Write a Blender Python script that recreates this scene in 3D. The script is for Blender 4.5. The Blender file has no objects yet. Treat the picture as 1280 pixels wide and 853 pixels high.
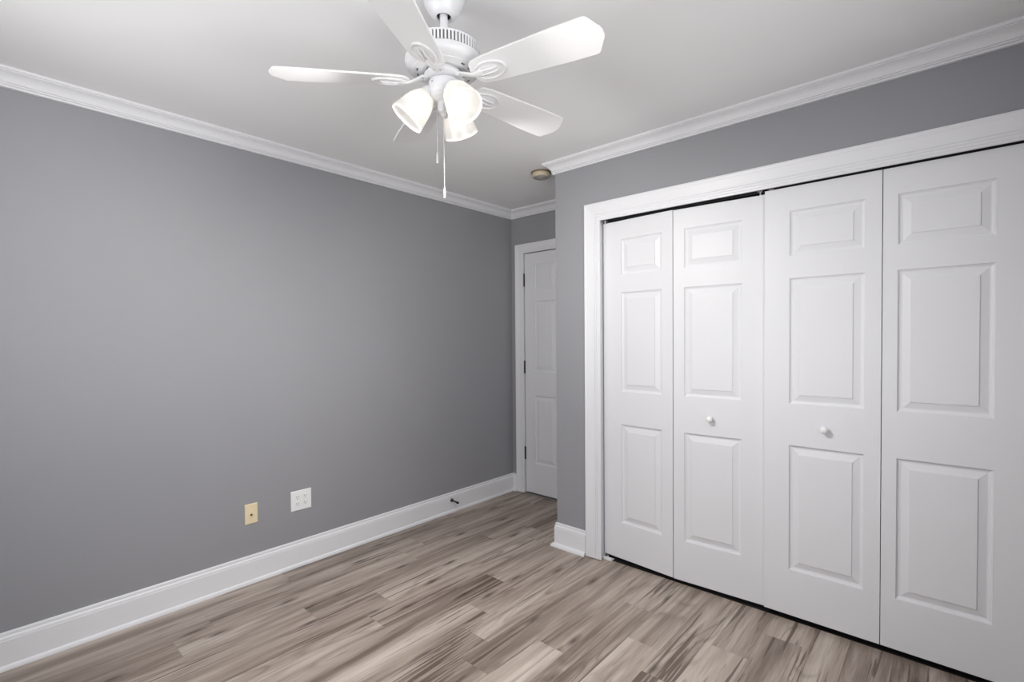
import bpy, bmesh, math, random
from mathutils import Vector, Matrix
R = math.radians
C = bpy.context.scene.collection
sc = bpy.context.scene

# ------------------------------------------------------------------ camera
def make_camera():
    yaw, pitch, roll = R(41.4915), R(-1.1528), R(-0.4437)
    F = Vector((-math.sin(yaw)*math.cos(pitch), math.cos(yaw)*math.cos(pitch), math.sin(pitch)))
    Rt = Vector((math.cos(yaw), math.sin(yaw), 0))
    U = Rt.cross(F)
    R2 = Rt*math.cos(roll)+U*math.sin(roll)
    U2 = -Rt*math.sin(roll)+U*math.cos(roll)
    cd = bpy.data.cameras.new('camera')
    cam = bpy.data.objects.new('camera', cd)
    C.objects.link(cam)
    m = Matrix((R2, U2, -F)).transposed().to_4x4()
    m.translation = (2.8931, 0, 1.3362)
    cam.matrix_world = m
    cd.sensor_width = 36
    cd.sensor_fit = 'HORIZONTAL'
    cd.lens = 615.893/1280*36
    cd.shift_x = -5.675/1280
    cd.shift_y = 9.12/1280
    cd.clip_start = 0.02
    sc.camera = cam
make_camera()

# ------------------------------------------------------------------ light and exposure
EXPOSURE = 0.07
DAYLIGHT = 6.0
BULB = 2.2
LAMP = 48.0       # watts of each of the three fan lamps
sc.view_settings.view_transform = 'Standard'
sc.view_settings.look = 'None'
sc.view_settings.gamma = 1
sc.view_settings.exposure = EXPOSURE
sc.view_settings.use_curve_mapping = False
sc.cycles.max_bounces = 14
sc.cycles.diffuse_bounces = 8
sc.cycles.transmission_bounces = 8
sc.cycles.transparent_max_bounces = 12
sc.cycles.sample_clamp_indirect = 6
sc.cycles.caustics_reflective = False
sc.cycles.caustics_refractive = False
sc.cycles.use_denoising = True
w = bpy.data.worlds.new('sky')
sc.world = w
w.use_nodes = True
wn = w.node_tree
bg = wn.nodes['Background']
tc = wn.nodes.new('ShaderNodeTexCoord')
sx = wn.nodes.new('ShaderNodeSeparateXYZ')
rp = wn.nodes.new('ShaderNodeValToRGB')
wn.links.new(tc.outputs['Generated'], sx.inputs[0])
wn.links.new(sx.outputs['Z'], rp.inputs[0])
rp.color_ramp.elements[0].position = 0.0
rp.color_ramp.elements[0].color = (1.65, 1.66, 1.66, 1)
rp.color_ramp.elements[1].position = 0.12
rp.color_ramp.elements[1].color = (0.90, 0.94, 1.0, 1)
wn.links.new(rp.outputs[0], bg.inputs['Color'])
bg.inputs['Strength'].default_value = DAYLIGHT

def portal(loc, rot, sx_, sy_):
    ld = bpy.data.lights.new('window_portal', 'AREA')
    ld.shape = 'RECTANGLE'
    ld.size, ld.size_y = sx_, sy_
    ld.cycles.is_portal = True
    o = bpy.data.objects.new('window_portal', ld)
    o.location = loc
    o.rotation_euler = rot
    C.objects.link(o)

# ------------------------------------------------------------------ room figures (metres)
H = 2.44
YB = 3.2147          # back wall
XC, YC = 0.9987, 2.5246   # outer corner of the closet box
XR, YR = 3.334, -0.43     # right wall, rear wall
YD = 2.5483              # face of the closed closet doors
XO, ZC = 1.223, 2.135     # closet casing outer edge / top
VY0, VY1, VZ0, VZ1 = 0.05, 1.15, 0.80, 2.08   # window in the right wall
WX0, WX1, WZ0, WZ1 = 0.85, 1.65, 0.80, 2.08   # unseen window added in the rear wall to light ceiling and passage door
portal((0.5*(WX0+WX1), YR-0.02, 0.5*(WZ0+WZ1)), (R(90), 0, 0), WX1-WX0, WZ1-WZ0)
portal((XR+0.02, 0.5*(VY0+VY1), 0.5*(VZ0+VZ1)), (R(90), 0, R(90)), VY1-VY0, VZ1-VZ0)

# ------------------------------------------------------------------ materials
def mat(name, col, rough=0.5, metal=0.0, spec=0.5):
    m = bpy.data.materials.new(name)
    m.use_nodes = True
    b = m.node_tree.nodes['Principled BSDF']
    b.inputs['Base Color'].default_value = (*col, 1)
    b.inputs['Roughness'].default_value = rough
    b.inputs['Metallic'].default_value = metal
    b.inputs['Specular IOR Level'].default_value = spec
    return m

def add_noise(m, scale, c1, c2, bump=0.0, bscale=200.0, bdist=0.001):
    nt = m.node_tree
    b = nt.nodes['Principled BSDF']
    t = nt.nodes.new('ShaderNodeTexCoord')
    n = nt.nodes.new('ShaderNodeTexNoise')
    n.inputs['Scale'].default_value = scale
    n.inputs['Detail'].default_value = 3
    r = nt.nodes.new('ShaderNodeValToRGB')
    r.color_ramp.elements[0].position = 0.35
    r.color_ramp.elements[1].position = 0.65
    r.color_ramp.elements[0].color = (*c1, 1)
    r.color_ramp.elements[1].color = (*c2, 1)
    nt.links.new(t.outputs['Object'], n.inputs['Vector'])
    nt.links.new(n.outputs['Fac'], r.inputs[0])
    nt.links.new(r.outputs[0], b.inputs['Base Color'])
    if bump:
        n2 = nt.nodes.new('ShaderNodeTexNoise')
        n2.inputs['Scale'].default_value = bscale
        bp = nt.nodes.new('ShaderNodeBump')
        bp.inputs['Strength'].default_value = bump
        bp.inputs['Distance'].default_value = bdist
        nt.links.new(t.outputs['Object'], n2.inputs['Vector'])
        nt.links.new(n2.outputs['Fac'], bp.inputs['Height'])
        nt.links.new(bp.outputs[0], b.inputs['Normal'])
    return m

M_WALL = add_noise(mat('grey_wall_paint', (0.285, 0.285, 0.300), 0.55, spec=0.3), 1.3,
                   (0.281, 0.282, 0.298), (0.290, 0.291, 0.308), 0.15, 160)
M_CEIL = add_noise(mat('ceiling_paint', (0.55, 0.55, 0.555), 0.7, spec=0.25), 1.0,
                   (0.83, 0.83, 0.835), (0.845, 0.845, 0.85), 0.1, 120)
M_TRIM = add_noise(mat('white_trim_paint', (0.74, 0.74, 0.76), 0.35, spec=0.5), 2.0,
                   (0.735, 0.737, 0.757), (0.745, 0.747, 0.767))
M_DOOR = add_noise(mat('white_door_paint', (0.72, 0.72, 0.735), 0.40, spec=0.28), 2.0,
                   (0.700, 0.702, 0.722), (0.712, 0.714, 0.734), 0.12, 60)
M_FAN = mat('white_enamel', (0.70, 0.70, 0.715), 0.35)
M_BLADE = mat('white_blade_laminate', (0.75, 0.75, 0.755), 0.5)
M_DARK = mat('dark_canopy_hole', (0.012, 0.012, 0.012), 0.6)
M_VENT = mat('vent_slot_grey', (0.16, 0.16, 0.165), 0.6)
M_BRONZE = mat('dark_bronze', (0.03, 0.028, 0.027), 0.4, 0.7)
M_BLACK = mat('black_rubber', (0.012, 0.012, 0.013), 0.5)
M_IVORY = mat('ivory_plastic', (0.76, 0.64, 0.43), 0.4)
M_WPLAST = mat('white_plastic', (0.80, 0.80, 0.80), 0.35)
M_SLOT = mat('slot_shadow_grey', (0.14, 0.14, 0.14), 0.6)
M_BRASS = mat('brass', (0.28, 0.20, 0.09), 0.35, 0.9)
M_BEIGE = mat('aged_beige_plastic', (0.50, 0.43, 0.31), 0.5)
M_BROWN = mat('brown_plastic', (0.17, 0.125, 0.08), 0.5)
M_GREYP = mat('grey_shaded_grille_and_screws', (0.30, 0.30, 0.28), 0.6)
M_CHAIN = mat('nickel_chain', (0.55, 0.55, 0.55), 0.35, 0.5)
M_STEEL = mat('galvanised_steel', (0.35, 0.35, 0.36), 0.4, 0.8)
M_CLOSET = mat('closet_inner_paint', (0.30, 0.30, 0.31), 0.7)

def glass_mat():
    m = bpy.data.materials.new('window_glass')
    m.use_nodes = True
    nt = m.node_tree
    nt.nodes.clear()
    o = nt.nodes.new('ShaderNodeOutputMaterial')
    t = nt.nodes.new('ShaderNodeBsdfTransparent')
    g = nt.nodes.new('ShaderNodeBsdfGlossy')
    g.inputs['Roughness'].default_value = 0.02
    x = nt.nodes.new('ShaderNodeMixShader')
    x.inputs[0].default_value = 0.07
    nt.links.new(t.outputs[0], x.inputs[1])
    nt.links.new(g.outputs[0], x.inputs[2])
    nt.links.new(x.outputs[0], o.inputs[0])
    return m
M_GLASS = glass_mat()

def shade_mat():
    m = bpy.data.materials.new('frosted_opal_glass')
    m.use_nodes = True
    nt = m.node_tree
    nt.nodes.clear()
    o = nt.nodes.new('ShaderNodeOutputMaterial')
    d = nt.nodes.new('ShaderNodeBsdfDiffuse')
    d.inputs[0].default_value = (0.86, 0.855, 0.84, 1)
    t = nt.nodes.new('ShaderNodeBsdfTranslucent')
    t.inputs[0].default_value = (0.90, 0.885, 0.85, 1)
    x = nt.nodes.new('ShaderNodeMixShader')
    x.inputs[0].default_value = 0.55
    tr = nt.nodes.new('ShaderNodeBsdfTransparent')
    x2 = nt.nodes.new('ShaderNodeMixShader')
    x2.inputs[0].default_value = 0.25
    g = nt.nodes.new('ShaderNodeBsdfGlossy')
    g.inputs['Roughness'].default_value = 0.25
    x3 = nt.nodes.new('ShaderNodeMixShader')
    x3.inputs[0].default_value = 0.05
    nt.links.new(d.outputs[0], x.inputs[1])
    nt.links.new(t.outputs[0], x.inputs[2])
    nt.links.new(x.outputs[0], x2.inputs[1])
    nt.links.new(tr.outputs[0], x2.inputs[2])
    nt.links.new(x2.outputs[0], x3.inputs[1])
    nt.links.new(g.outputs[0], x3.inputs[2])
    nt.links.new(x3.outputs[0], o.inputs[0])
    return m
M_SHADE = shade_mat()

def bulb_mat():
    m = bpy.data.materials.new('lit_bulb')
    m.use_nodes = True
    b = m.node_tree.nodes['Principled BSDF']
    b.inputs['Base Color'].default_value = (0.9, 0.9, 0.9, 1)
    b.inputs['Emission Color'].default_value = (1.0, 0.965, 0.92, 1)
    b.inputs['Emission Strength'].default_value = BULB
    return m
M_BULB = bulb_mat()

def floor_mat():
    m = bpy.data.materials.new('grey_brown_wood_plank')
    m.use_nodes = True
    nt = m.node_tree
    N, L = nt.nodes, nt.links
    b = N['Principled BSDF']
    def node(t, **k):
        n = N.new(t)
        for a, v in k.items():
            setattr(n, a, v)
        return n
    def math_(op, a, b_=None, c=None):
        n = node('ShaderNodeMath', operation=op)
        for i, v in enumerate((a, b_, c)):
            if v is None:
                continue
            if isinstance(v, (int, float)):
                n.inputs[i].default_value = v
            else:
                L.new(v, n.inputs[i])
        return n.outputs[0]
    tcd = node('ShaderNodeTexCoord')
    at = node('ShaderNodeAttribute', attribute_name='plank')      # r: shift, g: tone, b: second random
    sep = node('ShaderNodeSeparateColor')
    L.new(at.outputs['Color'], sep.inputs[0])
    pos = node('ShaderNodeSeparateXYZ')
    L.new(tcd.outputs['Object'], pos.inputs[0])
    shx = math_('MULTIPLY', sep.outputs[0], 37.0)
    shy = math_('MULTIPLY', sep.outputs[2], 53.0)
    X = math_('ADD', pos.outputs['X'], shx)
    Y = math_('ADD', pos.outputs['Y'], shy)
    def vec(xs, ys, z=0.0):
        c = node('ShaderNodeCombineXYZ')
        L.new(math_('MULTIPLY', X, xs), c.inputs[0])
        L.new(math_('MULTIPLY', Y, ys), c.inputs[1])
        if isinstance(z, (int, float)):
            c.inputs[2].default_value = z
        else:
            L.new(z, c.inputs[2])
        return c.outputs[0]
    def noise(v, sc_=1.0, det=3.0, dist=0.0, rough=0.5):
        n = node('ShaderNodeTexNoise')
        n.inputs['Scale'].default_value = sc_
        n.inputs['Detail'].default_value = det
        n.inputs['Distortion'].default_value = dist
        n.inputs['Roughness'].default_value = rough
        L.new(v, n.inputs['Vector'])
        return n.outputs['Fac']
    def ramp(f, stops):
        r = node('ShaderNodeValToRGB')
        e = r.color_ramp.elements
        while len(e) < len(stops):
            e.new(0.5)
        for el, (p, c) in zip(e, stops):
            el.position = p
            el.color = (*c, 1) if len(c) == 3 else c
        L.new(f, r.inputs[0])
        return r.outputs[0]
    def mix(f, a, b_, mode='MIX'):
        n = node('ShaderNodeMix', data_type='RGBA', blend_type=mode)
        if isinstance(f, (int, float)):
            n.inputs[0].default_value = f
        else:
            L.new(f, n.inputs[0])
        for i, v in ((6, a), (7, b_)):
            if isinstance(v, tuple):
                n.inputs[i].default_value = (*v, 1)
            else:
                L.new(v, n.inputs[i])
        return n.outputs[2]
    g = lambda v: (v, v, v)
    # broad bands running down the plank
    bands = noise(vec(13.0, 0.75), 1.0, 5.0, 0.5, 0.62)
    tone = math_('ADD', math_('MULTIPLY', math_('SUBTRACT', sep.outputs[1], 0.5), 0.15), bands)
    base = ramp(tone, [(0.28, (0.150, 0.116, 0.094)), (0.43, (0.270, 0.219, 0.184)),
                       (0.55, (0.385, 0.322, 0.277)), (0.70, (0.490, 0.425, 0.372))])
    # fine grain
    fine = noise(vec(95.0, 4.5), 1.0, 5.0, 0.6, 0.7)
    col = mix(0.55, base, ramp(fine, [(0.3, g(0.66)), (0.7, g(1.24))]), 'MULTIPLY')
    # cathedral figure: contour lines of a stretched noise
    fig = noise(vec(5.0, 0.75, 3.0), 1.0, 2.0, 0.35, 0.5)
    cont = math_('FRACT', math_('MULTIPLY', fig, 11.0))
    line = ramp(cont, [(0.0, g(0.0)), (0.5, g(0.0)), (0.80, g(1.0)), (0.93, g(0.25)), (1.0, g(0.0))])
    lmask = ramp(noise(vec(3.5, 0.9, 9.0), 1.0, 2.0), [(0.46, g(0.0)), (0.62, g(1.0))])
    lm = node('ShaderNodeMix', data_type='RGBA', blend_type='MULTIPLY')
    lm.inputs[0].default_value = 1.0
    L.new(line, lm.inputs[6]); L.new(lmask, lm.inputs[7])
    col = mix(math_('MULTIPLY', lm.outputs[2], 0.50), col, (0.120, 0.086, 0.066))
    # long dark streaks
    st = noise(vec(52.0, 1.4, 5.0), 1.0, 4.0, 0.8, 0.6)
    stm = noise(vec(5.0, 0.9, 7.0), 1.0, 2.0)
    sv = math_('ADD', st, math_('MULTIPLY', math_('SUBTRACT', stm, 0.5), 0.55))
    streak = ramp(sv, [(0.59, g(0.0)), (0.65, g(1.0))])
    col = mix(math_('MULTIPLY', streak, 0.85), col, (0.088, 0.062, 0.048))
    # small knots
    vo = node('ShaderNodeTexVoronoi', voronoi_dimensions='2D')
    vo.inputs['Scale'].default_value = 1.0
    L.new(vec(8.0, 2.2, 1.0), vo.inputs['Vector'])
    wob = math_('ADD', vo.outputs['Distance'], math_('MULTIPLY', math_('SUBTRACT', noise(vec(60.0, 14.0), 1.0, 2.0), 0.5), 0.10))
    kn = ramp(wob, [(0.03, g(1.0)), (0.075, g(0.6)), (0.16, g(0.0))])
    ksep = node('ShaderNodeSeparateColor')
    L.new(vo.outputs['Color'], ksep.inputs[0])
    kon = math_('GREATER_THAN', ksep.outputs[0], 0.50)
    col = mix(math_('MULTIPLY', math_('MULTIPLY', kn, kon), 0.8), col, (0.060, 0.042, 0.034))
    # joints
    uv = node('ShaderNodeUVMap', uv_map='edge')
    us = node('ShaderNodeSeparateXYZ')
    L.new(uv.outputs[0], us.inputs[0])
    dx = math_('MULTIPLY', math_('SUBTRACT', 0.5, math_('ABSOLUTE', math_('SUBTRACT', us.outputs[0], 0.5))), 0.15)
    dy = math_('MULTIPLY', math_('SUBTRACT', 0.5, math_('ABSOLUTE', math_('SUBTRACT', us.outputs[1], 0.5))), 1.22)
    dm = math_('MINIMUM', dx, dy)
    jn = ramp(math_('MULTIPLY', dm, 400.0), [(0.0, g(1.0)), (0.45, g(0.0))])
    col = mix(math_('MULTIPLY', jn, 0.42), col, (0.10, 0.078, 0.062))
    L.new(col, b.inputs['Base Color'])
    rr = math_('ADD', math_('MULTIPLY', fine, 0.16), 0.36)
    L.new(rr, b.inputs['Roughness'])
    b.inputs['Specular IOR Level'].default_value = 0.4
    bmp = node('ShaderNodeBump')
    bmp.inputs['Strength'].default_value = 0.25
    bmp.inputs['Distance'].default_value = 0.0006
    L.new(math_('SUBTRACT', fine, math_('MULTIPLY', jn, 1.5)), bmp.inputs['Height'])
    L.new(bmp.outputs[0], b.inputs['Normal'])
    return m
M_FLOOR = floor_mat()
M_GAP_SHADE = mat('closet_gap_shade_black', (0.012, 0.011, 0.010), 0.8)

# ------------------------------------------------------------------ mesh helpers
def link(name, bm, m, parent=None, smooth=False, bevel=0.0, seg=2, fix=True):
    if fix:
        bmesh.ops.recalc_face_normals(bm, faces=bm.faces[:])
    me = bpy.data.meshes.new(name)
    bm.to_mesh(me)
    bm.free()
    me.materials.append(m)
    for p in me.polygons:
        p.use_smooth = smooth
    o = bpy.data.objects.new(name, me)
    C.objects.link(o)
    if parent:
        o.parent = parent
    if bevel:
        b = o.modifiers.new('bevel', 'BEVEL')
        b.width = bevel
        b.segments = seg
        b.limit_method = 'ANGLE'
        b.angle_limit = R(40)
    if smooth:
        e = o.modifiers.new('edges', 'EDGE_SPLIT')
        e.split_angle = R(38)
    return o

def empty(name, loc=(0, 0, 0), rot=(0, 0, 0)):
    o = bpy.data.objects.new(name, None)
    C.objects.link(o)
    o.location = loc
    o.rotation_euler = rot
    o.empty_display_size = 0.1
    return o

def tag(o, label=None, cat=None, group=None, kind=None):
    if label: o['label'] = label
    if cat: o['category'] = cat
    if group: o['group'] = group
    if kind: o['kind'] = kind
    return o

def box(bm, x0, x1, y0, y1, z0, z1, mtx=None):
    vs = [bm.verts.new(v) for v in ((x0, y0, z0), (x1, y0, z0), (x1, y1, z0), (x0, y1, z0),
                                    (x0, y0, z1), (x1, y0, z1), (x1, y1, z1), (x0, y1, z1))]
    for f in ((0, 3, 2, 1), (4, 5, 6, 7), (0, 1, 5, 4), (1, 2, 6, 5), (2, 3, 7, 6), (3, 0, 4, 7)):
        bm.faces.new([vs[i] for i in f])
    if mtx is not None:
        bmesh.ops.transform(bm, matrix=mtx, verts=vs)
    return vs

def lathe(bm, prof, n=48, mtx=None, closed=False):
    """prof: (radius, z); radius 0 gives a pole."""
    rings = []
    allv = []
    for r, z in prof:
        if r <= 1e-6:
            v = [bm.verts.new((0, 0, z))]
        else:
            v = [bm.verts.new((r*math.cos(2*math.pi*i/n), r*math.sin(2*math.pi*i/n), z)) for i in range(n)]
        rings.append(v)
        allv += v
    idx = list(range(len(rings)-1))
    pairs = [(rings[i], rings[i+1]) for i in idx]
    if closed:
        pairs.append((rings[-1], rings[0]))
    for a, b in pairs:
        if len(a) == 1 and len(b) == 1:
            continue
        for i in range(n):
            j = (i+1) % n
            if len(a) == 1:
                bm.faces.new((a[0], b[i], b[j]))
            elif len(b) == 1:
                bm.faces.new((a[i], b[0], a[j]))
            else:
                bm.faces.new((a[i], b[i], b[j], a[j]))
    if mtx is not None:
        bmesh.ops.transform(bm, matrix=mtx, verts=allv)
    return allv

def tube(bm, pts, r, n=12, cap=True):
    pts = [Vector(p) for p in pts]
    rings = []
    up = Vector((0, 0, 1))
    prev = None
    for i, p in enumerate(pts):
        d = (pts[min(i+1, len(pts)-1)]-pts[max(i-1, 0)]).normalized()
        a = prev if prev is not None else (up if abs(d.z) < 0.9 else Vector((1, 0, 0)))
        s = d.cross(a).normalized()
        t = s.cross(d).normalized()
        prev = t
        rr = r[i] if isinstance(r, (list, tuple)) else r
        rings.append([bm.verts.new(p+s*(rr*math.cos(2*math.pi*k/n))+t*(rr*math.sin(2*math.pi*k/n))) for k in range(n)])
    for a, b in zip(rings, rings[1:]):
        for k in range(n):
            j = (k+1) % n
            bm.faces.new((a[k], a[j], b[j], b[k]))
    if cap:
        bm.faces.new(rings[0][::-1])
        bm.faces.new(rings[-1])

def prism(bm, outline, z0, z1, mtx=None):
    a = [bm.verts.new((x, y, z0)) for x, y in outline]
    b = [bm.verts.new((x, y, z1)) for x, y in outline]
    bm.faces.new(a[::-1])
    bm.faces.new(b)
    n = len(a)
    for i in range(n):
        j = (i+1) % n
        bm.faces.new((a[i], a[j], b[j], b[i]))
    if mtx is not None:
        bmesh.ops.transform(bm, matrix=mtx, verts=a+b)
    return a+b

def strip(bm, P0, P1, inward, prof, m0=0.0, m1=0.0):
    """moulding from plan point P0 to P1; prof = (out, z); m0/m1 shift the ends along the run per unit 'out'."""
    P0, P1 = Vector(P0), Vector(P1)
    d = (P1-P0).normalized()
    n = Vector(inward)
    a, b = [], []
    for u, z in prof:
        p = P0+n*u+d*(m0*u)
        q_ = P1+n*u-d*(m1*u)
        a.append(bm.verts.new((p.x, p.y, z)))
        b.append(bm.verts.new((q_.x, q_.y, z)))
    k = len(prof)
    for i in range(k):
        j = (i+1) % k
        bm.faces.new((a[i], a[j], b[j], b[i]))
    bm.faces.new(a[::-1])
    bm.faces.new(b)

# ------------------------------------------------------------------ floor
def make_floor():
    bm = bmesh.new()
    uvl = bm.loops.layers.uv.new('edge')
    cl = bm.loops.layers.float_color.new('plank')
    known = {0: 1.195, 1: 0.762, 2: 0.60, 4: 1.43, 5: 1.282, 6: 1.953, 7: 1.675, 8: 1.516, 9: 1.365,
             11: 2.20, 12: 1.95, 13: 1.785, 15: 2.37}
    random.seed(11)
    Lp = 1.22
    x_lo, x_hi, y_lo, y_hi = 0.0, XR, YR, YB
    k = -1
    while 0.02+0.15*k < x_hi:
        xa, xb = 0.02+0.15*k, 0.02+0.15*(k+1)
        off = known.get(k, random.uniform(0, Lp))
        j0 = math.floor((y_lo-off)/Lp)
        j = j0
        while off+Lp*j < y_hi:
            ya, yb = off+Lp*j, off+Lp*(j+1)
            cx0, cx1 = max(xa, x_lo), min(xb, x_hi)
            cy0, cy1 = max(ya, y_lo), min(yb, y_hi)
            j += 1
            col = (random.random(), random.random(), random.random(), 1)
            if cx1-cx0 < 1e-4 or cy1-cy0 < 1e-4:
                continue
            vs = [bm.verts.new(p) for p in ((cx0, cy0, 0), (cx1, cy0, 0), (cx1, cy1, 0), (cx0, cy1, 0))]
            f = bm.faces.new(vs)
            for lp in f.loops:
                x, y, _ = lp.vert.co
                lp[uvl].uv = ((x-xa)/0.15, (y-ya)/Lp)
                lp[cl] = col
        k += 1
    # slab under the planks
    box(bm, 0, XR, YR, YB, -0.12, -0.004)
    o = link('floor', bm, M_FLOOR, fix=False)
    tag(o, 'grey-brown wood plank floor across the whole room', 'floor', kind='structure')
make_floor()

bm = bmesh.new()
box(bm, 1.1, XR, YD+0.016, YB, -0.001, 0.0015)  # near-black sheet over the planks, paints the darkness under the closet doors
tag(link('closet_gap_shade', bm, M_GAP_SHADE), 'near-black sheet on the closet floor standing in for the dark gap under the doors', 'floor', kind='structure')

# ------------------------------------------------------------------ walls and ceiling
T = 0.12
def wall(name, boxes, m, label):
    bm = bmesh.new()
    for b in boxes:
        b = list(b)
        if b[4] == 0:
            b[4] = -0.12
        box(bm, *b)
    tag(link(name, bm, m), label, 'wall', kind='structure')

bm = bmesh.new()
box(bm, -T, XR+T, YR-T, YB+T, H, H+0.12)
tag(link('ceiling', bm, M_CEIL), 'smooth pale grey ceiling above the fan', 'ceiling', kind='structure')
wall('wall_left', [(-T, 0, YR-T, YB+T, 0, H)], M_WALL, 'long plain grey wall on the left with the two outlet plates')
DX0, DX1, DZ = 0.135, 0.897, 2.064    # passage door opening
wall('wall_back', [(0, DX0-0.012, YB, YB+T, 0, H), (DX1+0.012, XR+T, YB, YB+T, 0, H), (DX0-0.012, DX1+0.012, YB, YB+T, DZ+0.012, H)],
     M_WALL, 'narrow grey back wall around the far passage door')
OX0, OX1, OZ = 1.310, 3.138, 2.046    # closet opening
wall('wall_closet', [(XC, OX0-0.014, YC, YC+T, 0, H), (OX1+0.014, XR, YC, YC+T, 0, H), (OX0-0.014, OX1+0.014, YC, YC+T, OZ+0.014, H)],
     M_WALL, 'grey wall surrounding the white folding closet doors')
wall('wall_passage', [(XC, XC+T, YC+T, YB, 0, H)], M_WALL, 'grey side of the closet facing the passage')
wall('wall_right', [(XR, XR+T, YR-T, VY0, 0, H), (XR, XR+T, VY1, YB, 0, H), (XR, XR+T, VY0, VY1, 0, VZ0), (XR, XR+T, VY0, VY1, VZ1, H)],
     M_WALL, 'grey right wall with a window, beside the camera')
wall('wall_rear', [(0, WX0, YR-T, YR, 0, H), (WX1, XR, YR-T, YR, 0, H), (WX0, WX1, YR-T, YR, 0, WZ0), (WX0, WX1, YR-T, YR, WZ1, H)],
     M_WALL, 'grey rear wall with an added window, behind the camera')
wall('wall_hall_block', [(-T, 1.3, YB+T+0.9, YB+T+1.0, 0, H), (-T-0.1, -T, YB, YB+T+1.0, 0, H), (1.3, 1.4, YB+T, YB+T+1.0, 0, H), (-T-0.1, 1.4, YB+T, YB+T+1.0, H, H+0.1), (-T-0.1, 1.4, YB+T, YB+T+1.0, -0.12, 0.0001), (DX0-0.012, DX1+0.012, YB, YB+T, -0.12, 0.0001)],
     M_CLOSET, 'unseen hall walls added behind the far passage door to block outside light')  # unseen box added to stop sky light leaking through the door gaps

# ------------------------------------------------------------------ windows (behind the camera)
def window(name, width, z0, z1, mtx, label):
    root = empty(name)
    root.matrix_world = mtx
    tag(root, label, 'window', kind='structure')
    h = z1-z0
    b = bmesh.new()       # casing on the room side, y=0 is the wall face, room towards +y
    for a in ((-0.08, 0, 0, 0.018, z0-0.08, z1+0.08), (width, width+0.08, 0, 0.018, z0-0.08, z1+0.08),
              (0, width, 0, 0.018, z1, z1+0.08), (0, width, 0, 0.018, z0-0.08, z0)):
        box(b, *a)
    link('casing', b, M_TRIM, root, bevel=0.003)
    b = bmesh.new()
    box(b, -0.10, width+0.10, 0.018, 0.05, z0-0.015, z0+0.01)
    link('sill', b, M_TRIM, root, bevel=0.004)
    for i, (a0, a1, yy) in enumerate(((z0, z0+h/2+0.02, -0.05), (z0+h/2-0.02, z1, -0.085))):
        b = bmesh.new()
        f = 0.045
        box(b, 0, f, yy-0.015, yy+0.015, a0, a1)
        box(b, width-f, width, yy-0.015, yy+0.015, a0, a1)
        box(b, f, width-f, yy-0.015, yy+0.015, a0, a0+f)
        box(b, f, width-f, yy-0.015, yy+0.015, a1-f, a1)
        s = link('sash', b, M_TRIM, root, bevel=0.003)
        b = bmesh.new()
        box(b, f, width-f, yy-0.002, yy+0.002, a0+f, a1-f)
        link('pane', b, M_GLASS, s)
window('window_added_1', WX1-WX0, WZ0, WZ1, Matrix.Translation((WX0, YR, 0)), 'white sash window added for its light in the unseen wall behind the camera')
window('window_2', VY1-VY0, VZ0, VZ1, Matrix.Translation((XR, VY0, 0)) @ Matrix.Rotation(R(90), 4, 'Z'),
       'white sash window in the right-hand wall')

# ------------------------------------------------------------------ crown moulding, baseboards
P_, D_ = 0.0595, 0.069
def crown_prof():
    p = [(0, H), (P_, H), (P_, H-0.011), (P_-0.0065, H-0.0120), (P_-0.0065, H-0.0155), (P_-0.0055, H-0.0165)]
    for i in range(1, 9):            # hollow of the cove
        t = i/9.0
        u = (P_-0.0055)*(1-t)+0.0175*t
        z = (H-0.016)*(1-t)+(H-0.049)*t
        bow = math.sin(math.pi*t)*0.0055
        p.append((u-bow*0.62, z+bow*0.78))
    p += [(0.0175, H-0.049), (0.0125, H-0.0505), (0.0125, H-0.0520), (0.0172, H-0.0530), (0.0178, H-0.0565), (0.0160, H-0.0585),
          (0.0100, H-0.0595), (0.0100, H-0.0612), (0.0135, H-0.0622), (0.0135, H-0.067), (0.011, H-D_), (0, H-D_)]
    return p
CP = crown_prof()
runs = [
    ('left', (0, YR), (0, YB), (1, 0), 1, 1, 'white crown moulding along the top of the left wall'),
    ('back', (0, YB), (XC, YB), (0, -1), 1, 1, 'short white crown moulding above the far passage door'),
    ('passage', (XC, YC), (XC, YB), (-1, 0), -1, 1, 'white crown moulding on the passage side of the closet'),
    ('closet', (XC, YC), (XR, YC), (0, -1), -1, 1, 'white crown moulding above the closet doors'),
    ('right', (XR, YC), (XR, YR), (-1, 0), 1, 1, 'white crown moulding along the right wall'),
    ('rear', (XR, YR), (0, YR), (0, 1), 1, 1, 'white crown moulding along the rear wall'),
]
for i, (nm, a, b, n, m0, m1, lab) in enumerate(runs):
    bm = bmesh.new()
    strip(bm, a, b, n, CP, m0, m1)
    tag(link('trim_%d' % (i+1), bm, M_TRIM), lab, 'crown moulding', kind='structure')

ZB = 0.152
BP = [(0, ZB), (0.006, ZB), (0.0085, ZB-0.004), (0.009, ZB-0.012), (0.0075, ZB-0.0145), (0.0085, ZB-0.017),
      (0.0125, ZB-0.021), (0.0140, ZB-0.027), (0.0130, ZB-0.0305), (0.0145, ZB-0.033), (0.0145, 0.020),
      (0.0165, 0.0195), (0.0215, 0.015), (0.0240, 0.008), (0.0245, 0.0), (0, 0)]
BPC = [(u if u < 0.0146 else 0.0145+(u-0.0145)*1.9, z if z > 0.0202 else z*1.15) for u, z in BP]
def baseboard(side, a, b, n, m0, m1, lab, prof=BP):
    bm = bmesh.new()
    strip(bm, a, b, n, prof, m0, m1)
    tag(link('baseboard_'+side, bm, M_TRIM), lab, 'baseboard', kind='structure')
baseboard('left', (0, YR), (0, YB), (1, 0), 1, 1, 'tall white baseboard along the left wall')
baseboard('back', (0, YB), (0.049, YB), (0, -1), 1, 0, 'tiny piece of white baseboard in the far corner left of the door')
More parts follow.
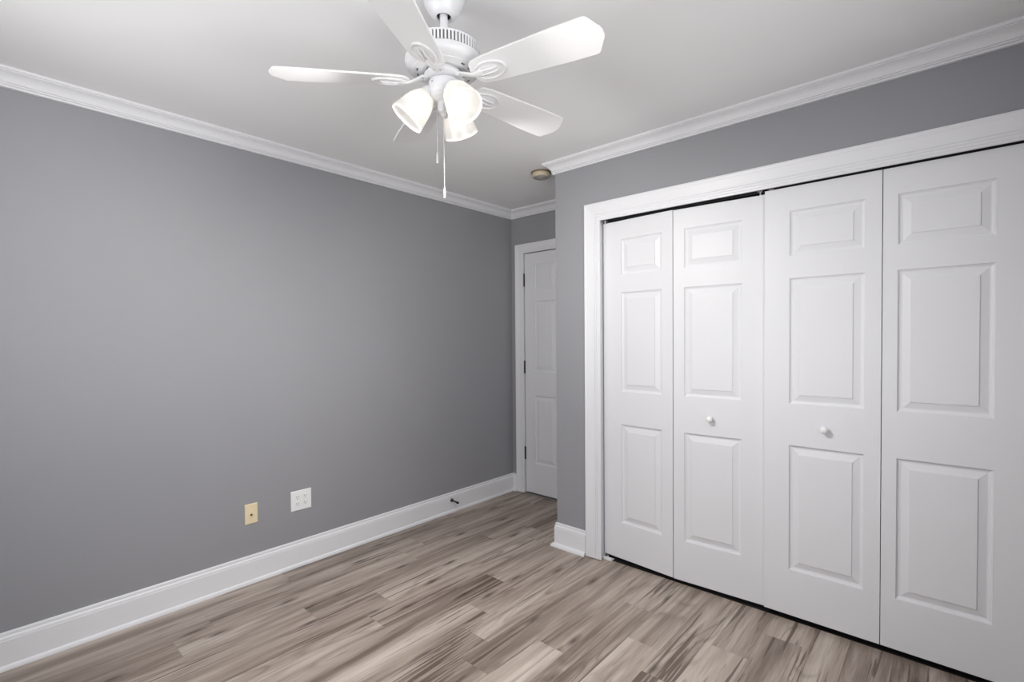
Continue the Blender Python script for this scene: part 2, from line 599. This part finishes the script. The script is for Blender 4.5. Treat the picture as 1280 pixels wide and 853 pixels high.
baseboard('passage', (XC, YC), (XC, YB), (-1, 0), -1, 0, 'white baseboard on the passage side of the closet', BPC)
baseboard('closet', (XC, YC), (XO-0.002, YC), (0, -1), -1, 0, 'short white baseboard at the outer corner left of the closet', BPC)
baseboard('closet_end', (3.24, YC), (XR, YC), (0, -1), 0, 1, 'short white baseboard right of the closet')
baseboard('right', (XR, YC), (XR, YR), (-1, 0), 1, 1, 'white baseboard along the right wall')
baseboard('rear', (XR, YR), (0, YR), (0, 1), 1, 1, 'white baseboard along the rear wall')

# ------------------------------------------------------------------ door casings
def casing(name, x0, x1, zt, wd, y, prof, jamb, label, z0=0.004):
    """mitred three-sided casing; x0/x1 outer edges, prof = (distance from outer edge, thickness)."""
    bm = bmesh.new()
    k = len(prof)
    rows = []
    for (sx_, xx) in ((1, x0), (-1, x1)):
        pass
    # left leg bottom, left mitre, right mitre, right leg bottom
    st = []
    st.append([(x0+s*wd, y-t, z0) for s, t in prof])
    st.append([(x0+s*wd, y-t, zt-s*wd) for s, t in prof])
    st.append([(x1-s*wd, y-t, zt-s*wd) for s, t in prof])
    st.append([(x1-s*wd, y-t, z0) for s, t in prof])
    vs = [[bm.verts.new(p) for p in r] for r in st]
    for a, b in zip(vs, vs[1:]):
        for i in range(k):
            j = (i+1) % k
            bm.faces.new((a[i], a[j], b[j], b[i]))
    bm.faces.new(vs[0])
    bm.faces.new(vs[-1][::-1])
    o = link(name, bm, M_TRIM)
    tag(o, label, 'door casing', kind='structure')
    jx0, jx1, jz, dep = jamb
    b = bmesh.new()
    box(b, jx0-0.014, jx0, y-0.001, y+dep, 0.002, jz+0.014)
    box(b, jx1, jx1+0.014, y-0.001, y+dep, 0.002, jz+0.014)
    box(b, jx0, jx1, y-0.001, y+dep, jz, jz+0.014)
    link('jamb', b, M_TRIM, o)
    return o
CAS = [(0, 0), (0, 0.014), (0.03, 0.0175), (0.10, 0.0185), (0.17, 0.0165), (0.20, 0.0175), (0.55, 0.0135),
       (0.66, 0.0130), (0.668, 0.0095), (0.690, 0.0095), (0.70, 0.0130), (0.77, 0.0126), (0.778, 0.0090), (0.800, 0.0090), (0.81, 0.0124),
       (0.89, 0.0118), (0.898, 0.0085), (0.918, 0.0085), (0.93, 0.0112), (0.985, 0.0104), (1.0, 0.0080), (1.0, 0)]
casing('trim_7', XO, 3.236, ZC, 0.107, YC, CAS, (OX0, OX1, OZ, T), 'wide white casing around the closet opening', 0.006)
casing('trim_8', 0.0507, 0.982, 2.1414, 0.080, YB, CAS, (DX0, DX1, DZ, T), 'white casing around the far passage door')

# ------------------------------------------------------------------ panelled doors
def panel_face(bm, x0, x1, z0, z1, y):
    """moulded raised panel sunk in a face at y; the viewer stands at -y."""
    rings = [(0.0, 0.0), (0.0008, 0.0050), (0.0036, 0.0052), (0.0044, 0.0084), (0.012, 0.0104), (0.016, 0.0104),
             (0.0405, 0.0040), (0.0422, 0.0040), (0.0426, 0.0004)]
    prev = None
    for ins, dep in rings:
        r = [bm.verts.new(p) for p in ((x0+ins, y+dep, z0+ins), (x1-ins, y+dep, z0+ins), (x1-ins, y+dep, z1-ins), (x0+ins, y+dep, z1-ins))]
        if prev:
            for i in range(4):
                j = (i+1) % 4
                bm.faces.new((prev[i], prev[j], r[j], r[i]))
        prev = r
    bm.faces.new(prev)

def door_leaf(name, w_, z0, z1, th, cols, rows, parent, m=M_DOOR):
    """leaf from x=0..w, front face at y=0, back at y=th."""
    bm = bmesh.new()
    xs = [0.0]
    for a, b in cols: xs += [a, b]
    xs.append(w_)
    zs = [z0]
    for a, b in rows: zs += [a, b]
    zs.append(z1)
    for i in range(len(xs)-1):
        for j in range(len(zs)-1):
            if i % 2 == 1 and j % 2 == 1:
                panel_face(bm, xs[i], xs[i+1], zs[j], zs[j+1], 0)
            else:
                v = [bm.verts.new(p) for p in ((xs[i], 0, zs[j]), (xs[i+1], 0, zs[j]), (xs[i+1], 0, zs[j+1]), (xs[i], 0, zs[j+1]))]
                bm.faces.new(v)
    bmesh.ops.remove_doubles(bm, verts=bm.verts[:], dist=1e-5)
    # sides and back
    border = [e for e in bm.edges if e.is_boundary]
    ret = bmesh.ops.extrude_edge_only(bm, edges=border)
    nv = [g for g in ret['geom'] if isinstance(g, bmesh.types.BMVert)]
    for v in nv:
        v.co.y = th
    be = [e for e in bm.edges if e.is_boundary]
    bmesh.ops.contextual_create(bm, geom=be)
    return link(name, bm, m, parent)

def knob(parent, x, z, r=0.0165):
    bm = bmesh.new()
    lathe(bm, [(0, 0), (0.0105, 0), (0.0100, 0.003), (0.0068, 0.006), (0.0066, 0.012), (0.0110, 0.0155), (r*0.93, 0.020),
               (r, 0.0250), (r*0.95, 0.030), (r*0.72, 0.0345), (r*0.35, 0.037), (0, 0.0375)], 32,
          Matrix.Translation((x, 0, z)) @ Matrix.Rotation(R(90), 4, 'X'))
    return link('knob', bm, M_WPLAST, parent, smooth=True)

ROWS = [(0.245, 0.830), (1.023, 1.604), (1.706, 1.914)]
TH = 0.032
def bifold(name, leaves, label):
    """leaves: list of (x_left, y_left, x_right, y_right, z_shift, z0, z1, column, knob)"""
    root = empty(name, (leaves[0][0], leaves[0][1], 0))
    tag(root, label, 'folding door', kind='structure')
    for (xl, yl, xr, yr, dz, z0, z1, col, kn) in leaves:
        w_ = math.hypot(xr-xl, yr-yl)
        lf = door_leaf('door_leaf', w_, z0, z1, TH, [col], [(a+dz, b+dz) for a, b in ROWS], root)
        lf.location = (xl-leaves[0][0], yl-leaves[0][1], 0)
        lf.rotation_euler = (0, 0, math.atan2(yr-yl, xr-xl))
        if kn:
            knob(lf, kn[0], kn[1])
    # folding hinges on the back, at the joint
    xj, yj = leaves[0][2], leaves[0][3]
    for z in (0.30, 1.02, 1.78):
        b = bmesh.new()
        tube(b, [(0, 0, z-0.03), (0, 0, z+0.03)], 0.0045, 10)
        box(b, -0.022, 0.024, -0.0015, 0.0005, z-0.028, z+0.028)
        hg = link('hinge', b, M_STEEL, root)
        hg.location = (xj+0.0015-leaves[0][0], yj+TH+0.004-leaves[0][1], 0)
    return root
# left pair bows out a little at its fold, right pair hangs flat
bifold('door_1', [(1.3145, YD+0.032, 1.7635, YD, -0.004, 0.027, 2.019, (0.123, 0.385), None),
                  (1.7675, YD, 2.2180, YD+0.022, -0.004, 0.025, 2.016, (0.059, 0.345), (0.197, 0.914))],
       'left pair of white panelled folding closet doors, slightly bowed at the fold')
bifold('door_2', [(2.2215, YD, 2.6715, YD, 0, 0.0316, 2.024, (0.106, 0.393), (0.249, 0.920)),
                  (2.6745, YD, 3.1250, YD, 0, 0.0316, 2.024, (0.050, 0.338), None)],
       'right pair of white panelled folding closet doors, closed flat')

# top track, pivot pins, bracket on the floor
b = bmesh.new()
box(b, OX0+0.002, OX1-0.002, YD+0.008, YD+0.034, OZ-0.003, OZ)
box(b, OX0+0.002, OX1-0.002, YD+0.006, YD+0.008, OZ-0.012, OZ)
box(b, OX0+0.002, OX1-0.002, YD+0.034, YD+0.036, OZ-0.012, OZ)
trk = link('closet_door_track', b, M_BLACK)
tag(trk, 'thin dark metal track under the head of the closet opening', 'door track')
for px in (1.335, 2.196, 2.245):
    b = bmesh.new()
    tube(b, [(px, YD+0.021, OZ-0.030), (px, YD+0.021, OZ-0.004)], 0.004, 10)
    box(b, px-0.010, px+0.010, YD+0.012, YD+0.030, OZ-0.016, OZ-0.008)
    link('guide_pin', b, M_CHAIN, trk)
b = bmesh.new()
box(b, 1.3115, 1.378, YD+0.004, YD+0.042, 0.0, 0.003)
box(b, 1.3115, 1.378, YD+0.004, YD+0.006, 0.003, 0.021)
box(b, 1.3115, 1.3135, YD+0.004, YD+0.042, 0.003, 0.021)
o = link('pivot_bracket', b, M_WPLAST, bevel=0.0006)
tag(o, 'small white pivot bracket on the floor at the left end of the closet doors', 'bracket')
b = bmesh.new()
tube(b, [(1.345, YD+0.022, 0.003), (1.345, YD+0.022, 0.024)], 0.004, 10)
link('pivot_pin', b, M_CHAIN, o)

# far passage door (six panels)
DW = 0.740
DL = 0.1475
root = empty('door_3', (DL, YB+0.004, 0))
tag(root, 'white six-panel passage door at the far end beside the closet', 'door', kind='structure')
door_leaf('door_leaf', DW, 0.018, 2.056, 0.035, [(0.102, 0.322), (0.418, 0.638)], [(0.268, 0.850), (1.050, 1.648), (1.740, 1.960)], root)
for z in (0.350, 1.090, 1.835):
    b = bmesh.new()
    tube(b, [(-0.0055, -0.004, z-0.050), (-0.0055, -0.004, z+0.050)], 0.0066, 12)
    for k in (-0.05, 0.05):
        tube(b, [(-0.0055, -0.004, z+k-0.003), (-0.0055, -0.004, z+k+0.003)], 0.0076, 12)
    box(b, -0.0060, 0.0, -0.002, 0.010, z-0.048, z+0.048)
    link('hinge', b, M_BRONZE, root)
b = bmesh.new()
kx = DW-0.065
mk = Matrix.Translation((kx, 0, 0.93)) @ Matrix.Rotation(R(90), 4, 'X')
lathe(b, [(0, 0), (0.032, 0), (0.031, 0.005), (0.014, 0.009), (0.011, 0.026), (0.020, 0.034), (0.027, 0.045), (0.025, 0.056), (0.012, 0.063), (0, 0.064)], 32, mk)
link('door_knob', b, M_BRONZE, root, smooth=True)

# ------------------------------------------------------------------ outlet plates and door stop on the left wall
def plate(name, y0, y1, z0, z1, m, label, cat):
    root = empty(name, (0, (y0+y1)/2, (z0+z1)/2))
    tag(root, label, cat)
    w_, h = (y1-y0)/2, (z1-z0)/2
    b = bmesh.new()
    vs = []
    for (d, ins) in ((0.0, 0.0), (0.0028, 0.0), (0.0052, 0.0035)):
        vs.append([b.verts.new((d, s*(w_-ins), t*(h-ins))) for s, t in ((-1, -1), (1, -1), (1, 1), (-1, 1))])
    for a, c in zip(vs, vs[1:]):
        for i in range(4):
            j = (i+1) % 4
            b.faces.new((a[i], a[j], c[j], c[i]))
    b.faces.new(vs[-1]); b.faces.new(vs[0][::-1])
    link('plate', b, m, root, bevel=0.0008)
    return root
pl = plate('phone_jack_plate', 1.015, 1.0815, 0.3245, 0.4355, M_IVORY,
           'small ivory wall plate with one dark round jack, low on the left wall', 'wall plate')
b = bmesh.new()
mj = Matrix.Translation((0.005, -0.001, -0.005)) @ Matrix.Rotation(R(90), 4, 'Y')
lathe(b, [(0.0, 0.0015), (0.0030, 0.0015), (0.0032, 0.006), (0.0052, 0.006), (0.0058, 0.0), (0.0082, 0.0), (0.0082, -0.001)], 24, mj)
link('jack', b, M_BRASS, pl, smooth=True)
for zz in (-0.042, 0.042):
    b = bmesh.new()
    lathe(b, [(0, 0.0012), (0.0022, 0.0010), (0.0030, 0)], 16, Matrix.Translation((0.0052, 0, zz)) @ Matrix.Rotation(R(90), 4, 'Y'))
    link('screw', b, M_IVORY, pl, smooth=True)

pl = plate('electrical_outlet', 1.266, 1.388, 0.328, 0.4465, M_WPLAST,
           'white two-gang electrical outlet plate with four sockets, low on the left wall', 'electrical outlet')
for cy in (-0.023, 0.023):
    for cz in (0.0195, -0.0195):
        b = bmesh.new()
        ol = []
        for i in range(28):         # flattened circle face
            a = 2*math.pi*i/28
            ol.append((max(-0.0145, min(0.0145, 0.0172*math.sin(a))), 0.0172*math.cos(a)))
        mtx = Matrix(((0, 0, 1, 0.0052), (1, 0, 0, cy), (0, 1, 0, cz), (0, 0, 0, 1)))
        prism(b, [(x, y*0.86) for x, y in ol], -0.001, 0.0022, mtx)
        s = link('receptacle', b, M_WPLAST, pl)
        b = bmesh.new()
        box(b, 0.0070, 0.0078, cy-0.0078, cy-0.0052, cz-0.001, cz+0.0085)
        box(b, 0.0070, 0.0078, cy+0.0050, cy+0.0074, cz+0.000, cz+0.0078)
        lathe(b, [(0, 0.0006), (0.0026, 0.0006), (0.0026, -0.0002)], 14, Matrix.Translation((0.0072, cy, cz-0.0075)) @ Matrix.Rotation(R(90), 4, 'Y'))
        link('slots', b, M_SLOT, s)
    b = bmesh.new()
    lathe(b, [(0, 0.0012), (0.0022, 0.0010), (0.0030, 0)], 16, Matrix.Translation((0.0052, cy, 0)) @ Matrix.Rotation(R(90), 4, 'Y'))
    link('screw', b, M_WPLAST, pl, smooth=True)

ds = empty('door_stop', (0.0145, 2.487, 0.094))
tag(ds, 'small black spring door stop sticking out of the left baseboard near the far door', 'door stop')
b = bmesh.new()
lathe(b, [(0, 0), (0.0135, 0), (0.0130, 0.004), (0.0085, 0.009), (0.0070, 0.014), (0, 0.014)], 24, Matrix.Rotation(R(90), 4, 'Y'))
link('base', b, M_BLACK, ds, smooth=True)
b = bmesh.new()
pts = []
for i in range(15*10+1):
    a = 2*math.pi*i/10
    x = 0.012+0.050*i/150
    pts.append((x, 0.0046*math.cos(a), 0.0046*math.sin(a)-0.10*(x-0.012)))
tube(b, pts, 0.0011, 6)
link('spring', b, M_BRONZE, ds, smooth=True)
b = bmesh.new()
lathe(b, [(0, -0.001), (0.0060, -0.001), (0.0088, 0.002), (0.0092, 0.012), (0.0070, 0.0165), (0, 0.017)], 24,
      Matrix.Translation((0.060, 0, -0.005)) @ Matrix.Rotation(R(90), 4, 'Y'))
link('tip', b, M_BLACK, ds, smooth=True)

# ------------------------------------------------------------------ smoke detector
sd = empty('smoke_detector', (0.837, 2.585, H))
tag(sd, 'round beige smoke detector on the ceiling above the passage', 'smoke detector')
b = bmesh.new()
lathe(b, [(0, 0), (0.066, 0), (0.0675, -0.003), (0.066, -0.009), (0.060, -0.0095), (0, -0.0095)], 56)
link('mounting_plate', b, M_BROWN, sd, smooth=True)
b = bmesh.new()
lathe(b, [(0, -0.0095), (0.0605, -0.0095), (0.062, -0.013), (0.0605, -0.029), (0.055, -0.036), (0.053, -0.0365)], 56)
link('body', b, M_BEIGE, sd, smooth=True)
b = bmesh.new()
lathe(b, [(0.053, -0.0365), (0.050, -0.0385), (0.040, -0.0375), (0.038, -0.0400), (0.028, -0.0390), (0.026, -0.0415), (0.012, -0.0412), (0, -0.0415)], 56)
link('grille', b, M_GREYP, sd, smooth=True)
b = bmesh.new()
lathe(b, [(0, -0.0445), (0.006, -0.044), (0.007, -0.0405)], 20)
link('test_button', b, M_BEIGE, sd, smooth=True)

# ------------------------------------------------------------------ ceiling fan
FX, FY = 1.667, 1.047
ZBL = 2.158
PH = 3.989
fan = empty('ceiling_fan', (FX, FY, H))
tag(fan, 'white five-blade ceiling fan with three lit frosted glass lamps', 'ceiling fan')
def fz(z): return z-H
# canopy with the hollow where the rod enters
b = bmesh.new()
lathe(b, [(0.0, fz(2.4399)), (0.066, fz(2.4399)), (0.0675, fz(2.432)), (0.0665, fz(2.420)), (0.062, fz(2.404)), (0.053, fz(2.387)), (0.046, fz(2.377)),
          (0.041, fz(2.370)), (0.034, fz(2.365)), (0.024, fz(2.3635)), (0.0225, fz(2.366)), (0.0225, fz(2.393))], 56)
link('canopy', b, M_FAN, fan, smooth=True)
b = bmesh.new()
lathe(b, [(0.0221, fz(2.393)), (0.0221, fz(2.369)), (0.0190, fz(2.374)), (0.0, fz(2.3745))], 32)
link('canopy_hole_shade', b, M_DARK, fan, smooth=True)  # near-black plug painted for the dark inside of the canopy hole
b = bmesh.new()
tube(b, [(0, 0, fz(2.393)), (0, 0, fz(2.256))], 0.0125, 28)
lathe(b, [(0.0125, fz(2.286)), (0.019, fz(2.284)), (0.020, fz(2.269)), (0.034, fz(2.2665))], 28)
link('downrod', b, M_FAN, fan, smooth=True)
# motor housing
b = bmesh.new()
lathe(b, [(0.0, fz(2.2675)), (0.070, fz(2.2675)), (0.108, fz(2.2655)), (0.1135, fz(2.2640)), (0.1145, fz(2.2615)), (0.1135, fz(2.2590)), (0.1105, fz(2.2585)),
          (0.1105, fz(2.2315)), (0.1135, fz(2.2310)), (0.1150, fz(2.2285)), (0.1165, fz(2.2250)), (0.1215, fz(2.2255)), (0.1235, fz(2.217)), (0.1225, fz(2.208)),
          (0.117, fz(2.200)), (0.106, fz(2.194)), (0.098, fz(2.1915)), (0.097, fz(2.1895)), (0.073, fz(2.1840)), (0.070, fz(2.1855)), (0.062, fz(2.1855)), (0.060, fz(2.193)), (0.0, fz(2.193))], 80)
link('motor_housing', b, M_FAN, fan, smooth=True)
b = bmesh.new()
ns = 66
for i in range(ns):
    a = 2*math.pi*i/ns
    mt = Matrix.Rotation(a, 4, 'Z')
    box(b, 0.1085, 0.1150, -0.0029, 0.0029, fz(2.2590), fz(2.2312), mt)
link('vent_ribs', b, M_FAN, fan)
b = bmesh.new()
lathe(b, [(0.1108, fz(2.2585)), (0.1108, fz(2.2315))], 80)
link('vent_band', b, M_VENT, fan, smooth=True)
# slots in the lower face of the housing
for i in range(10):
    b = bmesh.new()
    a = PH+2*math.pi*(i+0.5)/10+(0.12 if i % 2 else -0.12)
    mt = Matrix.Rotation(a, 4, 'Z') @ Matrix.Translation((0.0855, 0, fz(2.1868))) @ Matrix.Rotation(R(-13), 4, 'Y')
    box(b, -0.0025, 0.0025, -0.0065, 0.0065, -0.0010, 0.0010, mt)
    link('housing_slot', b, M_SLOT, fan)
b = bmesh.new()
lathe(b, [(0.0, fz(2.192)), (0.056, fz(2.192)), (0.058, fz(2.180)), (0.064, fz(2.178)), (0.064, fz(2.169)), (0.058, fz(2.167)), (0.0, fz(2.167))], 56)
link('flywheel', b, M_FAN, fan, smooth=True)

TILT = R(12.5)
def blade_outline():
    pts = []
    hw0, hw1 = 0.051, 0.0665
    r0, r1 = 0.112, 0.497
    lower = []
    # rounded root
    for k in range(0, 9):
        a = math.pi/2+math.pi*k/8
        lower.append((r0+0.022+0.026*math.cos(a), hw0*0.0+(hw0-0.003)*math.sin(a)))
    side = [(r0+0.055, -(hw0+0.002)), (r1-0.09, -(hw1-0.001)), (r1-0.008, -hw1)]
    tip = []
    # ogee corner down to the flat tip
    P = [Vector((r1+0.001, -hw1+0.001)), Vector((r1+0.008, -hw1+0.007)), Vector((r1+0.015, -0.047)), Vector((r1+0.024, -0.030)),
         Vector((r1+0.031, -0.020)), Vector((r1+0.034, -0.010))]
    tip = [(p.x, p.y) for p in P]
    half = side+tip
    out = lower+half+[(x, -y) for x, y in reversed(half)]
    return out
OUT = blade_outline()
for k in range(5):
    ang = PH+k*2*math.pi/5
    b = bmesh.new()
    prism(b, OUT, -0.0030, 0.0030)
    bl = link('blade', b, M_BLADE, fan, bevel=0.0012)
    M = Matrix.Rotation(ang, 4, 'Z') @ Matrix.Translation((0, 0, fz(ZBL))) @ Matrix.Rotation(-TILT, 4, 'X')
    bl.matrix_local = M
    # iron: arm from the hub to an oval medallion under the blade
    b = bmesh.new()
    n = 40
    rc, ra, rb = 0.172, 0.055, 0.036
    prof = [(1.0, -0.0030), (1.0, -0.0062), (0.95, -0.0084), (0.88, -0.0080), (0.83, -0.0058), (0.62, -0.0050), (0.56, -0.0056), (0.40, -0.0066), (0.0, -0.0070)]
    rings = []
    for s, z in prof:
        if s == 0:
            rings.append([b.verts.new((rc, 0, z))])
        else:
            rings.append([b.verts.new((rc+ra*s*math.cos(2*math.pi*i/n), rb*s*math.sin(2*math.pi*i/n), z)) for i in range(n)])
    b.faces.new(rings[0])
    for p, q_ in zip(rings, rings[1:]):
        for i in range(n):
            j = (i+1) % n
            if len(q_) == 1:
                b.faces.new((p[i], p[j], q_[0]))
            else:
                b.faces.new((p[i], p[j], q_[j], q_[i]))
    for s in (-0.008, 0.008):       # twin raised ribs on the medallion
        tube(b, [(rc-0.036, s, -0.006), (rc-0.028, s, -0.0092), (rc+0.018, s*0.9, -0.0092), (rc+0.028, s*0.8, -0.006)], [0.0012, 0.0030, 0.0030, 0.0012], 10)
    md = link('bracket_medallion', b, M_FAN, bl, smooth=True)
    b = bmesh.new()
    # swept arm, flat and curving, drawn in the blade's frame
    c_, s_ = math.cos(TILT), math.sin(TILT)
    secs = [(0.050, 0.017, 0.011, 0.004), (0.070, 0.019, 0.010, 0.004), (0.092, 0.0125, 0.002, 0.0045), (0.112, 0.0105, -0.0055, 0.0045), (0.134, 0.014, -0.0080, 0.0035), (0.150, 0.018, -0.0070, 0.003)]
    rr = []
    for r_, hw, zc, ht in secs:
        t = max(0.0, min(1.0, (r_-0.07)/0.06))
        tw = TILT*(1-t)
        ring = []
        for i in range(14):
            a = 2*math.pi*i/14
            y0, z0_ = hw*math.cos(a), ht*math.sin(a)
            ring.append(b.verts.new((r_, y0*math.cos(tw)-z0_*math.sin(tw), zc+y0*math.sin(tw)+z0_*math.cos(tw))))
        rr.append(ring)
    for p, q_ in zip(rr, rr[1:]):
        for i in range(14):
            j = (i+1) % 14
            b.faces.new((p[i], p[j], q_[j], q_[i]))
    b.faces.new(rr[0][::-1]); b.faces.new(rr[-1])
    link('bracket_arm', b, M_FAN, bl, smooth=True)
    for sy_ in (-0.010, 0.010):
        b = bmesh.new()
        lathe(b, [(0, -0.0034), (0.0026, -0.0030), (0.0036, -0.0018), (0.0036, 0)], 14, Matrix.Translation((0.067, sy_, 0.0075)))
        link('screw', b, M_GREYP, bl, smooth=True)

# light kit
b = bmesh.new()
lathe(b, [(0.0, fz(2.166)), (0.034, fz(2.166)), (0.035, fz(2.160)), (0.0475, fz(2.158)), (0.0495, fz(2.155)), (0.0495, fz(2.120)), (0.0475, fz(2.1165)), (0.0465, fz(2.113)),
          (0.0475, fz(2.110)), (0.0465, fz(2.103)), (0.036, fz(2.096)), (0.024, fz(2.0915)), (0.0225, fz(2.085)), (0.0225, fz(2.066)), (0.019, fz(2.060)), (0.0115, fz(2.057)),
          (0.0105, fz(2.050)), (0.006, fz(2.046)), (0.0, fz(2.0455))], 48)
kit = link('light_kit', b, M_FAN, fan, smooth=True)
for sa in (0.5, 2.6, 4.7):
    b = bmesh.new()
    lathe(b, [(0, 0.0016), (0.0022, 0.0012), (0.0030, 0)], 12, Matrix.Rotation(sa, 4, 'Z') @ Matrix.Translation((0.0494, 0, fz(2.145))) @ Matrix.Rotation(R(90), 4, 'Y'))
    link('screw', b, M_GREYP, kit)

yaw = R(41.4915)
for th in (187, 308, 70):
    az = yaw+R(th)                # direction of the arm in plan
    # local frame: +X outward in plan, Z up
    base = Matrix.Rotation(az, 4, 'Z')
    neck = Vector((0.045, 0, fz(2.128)))
    rim = Vector((0.121, 0, fz(2.037)))
    d = (rim-neck).normalized()
    side = Vector((0, 1, 0))
    up = side.cross(d).normalized()
    A = Matrix((side, up, d)).transposed().to_4x4()
    A.translation = neck
    A = base @ A
    b = bmesh.new()
    tube(b, [base @ Vector(p) for p in ((0.018, 0, fz(2.094)), (0.030, 0, fz(2.112)), (0.038, 0, fz(2.128)), (0.044, 0, fz(2.130)), (0.050, 0, fz(2.122)))], [0.007, 0.0075, 0.0085, 0.011, 0.012], 14)
    arm = link('lamp_arm', b, M_FAN, fan, smooth=True)
    b = bmesh.new()
    lathe(b, [(0, -0.010), (0.014, -0.009), (0.021, -0.003), (0.0245, 0.006), (0.0250, 0.014), (0.0235, 0.014), (0.0225, 0.006), (0, 0.005)], 32, A)
    cup = link('shade_holder', b, M_FAN, fan, smooth=True)
    b = bmesh.new()
    Ls = 0.1185
    prof = [(0.0215, 0.004), (0.0225, 0.010), (0.0285, 0.018), (0.0360, 0.030), (0.0430, 0.047), (0.0480, 0.066), (0.0515, 0.086), (0.0545, 0.104), (0.0568, Ls),
            (0.0545, Ls+0.0005), (0.0520, 0.104), (0.0488, 0.086), (0.0453, 0.066), (0.0403, 0.047), (0.0333, 0.031), (0.0258, 0.020), (0.0200, 0.012), (0.0190, 0.005)]
    lathe(b, prof, 56, A, closed=True)
    link('lamp_shade', b, M_SHADE, fan, smooth=True)
    b = bmesh.new()
    bp_ = [(0, 0.006), (0.0125, 0.007), (0.0130, 0.026)]
    lathe(b, bp_+[(0, 0.026)], 24, A)
    sk = link('bulb_socket', b, M_FAN, fan, smooth=True)
    b = bmesh.new()
    lathe(b, [(0, 0.026), (0.0125, 0.027), (0.0150, 0.036), (0.0225, 0.050), (0.0285, 0.062), (0.0300, 0.072), (0.0280, 0.084), (0.0210, 0.094), (0.0110, 0.0995), (0, 0.101)], 36, A)
    link('light_bulb', b, M_BULB, sk, smooth=True)
    # the light that leaves the open mouth of this lamp
    ld = bpy.data.lights.new('lamp_light', 'SPOT')
    ld.energy = LAMP
    ld.color = (1.0, 0.975, 0.94)
    ld.spot_size = R(174)
    ld.spot_blend = 1.0
    ld.shadow_soft_size = 0.03
    lo = bpy.data.objects.new('lamp_light', ld)
    C.objects.link(lo)
    lo.parent = fan
    lo.matrix_local = A @ Matrix.Translation((0, 0, 0.124)) @ Matrix.Rotation(R(180), 4, 'X')

# pull chains
def chain(x_right, depth, ztop, zend, foblen):
    c, s = math.cos(yaw), math.sin(yaw)
    px, py = c*x_right-s*depth, s*x_right+c*depth
    b = bmesh.new()
    z = ztop
    n = int((ztop-(zend+foblen))/0.0046)
    for i in range(n+1):
        bmesh.ops.create_icosphere(b, subdivisions=1, radius=0.0021, matrix=Matrix.Translation((px, py, fz(ztop-i*0.0046))))
    tube(b, [(px, py, fz(ztop)), (px, py, fz(zend+foblen))], 0.0009, 6)
    ch = link('pull_chain', b, M_CHAIN, fan, smooth=True)
    b = bmesh.new()
    lathe(b, [(0, zend+foblen-H+0.001), (0.0022, zend+foblen-H), (0.0036, zend+foblen-0.006-H), (0.0042, zend+foblen*0.4-H), (0.0036, zend+0.004-H), (0.0040, zend+0.001-H), (0, zend-H)], 16,
          Matrix.Translation((px, py, 0)))
    link('pull_fob', b, M_CHAIN, ch, smooth=True)
chain(-0.0235, -0.004, 2.086, 1.898, 0.036)
chain(0.0005, -0.024, 2.080, 1.782, 0.034)
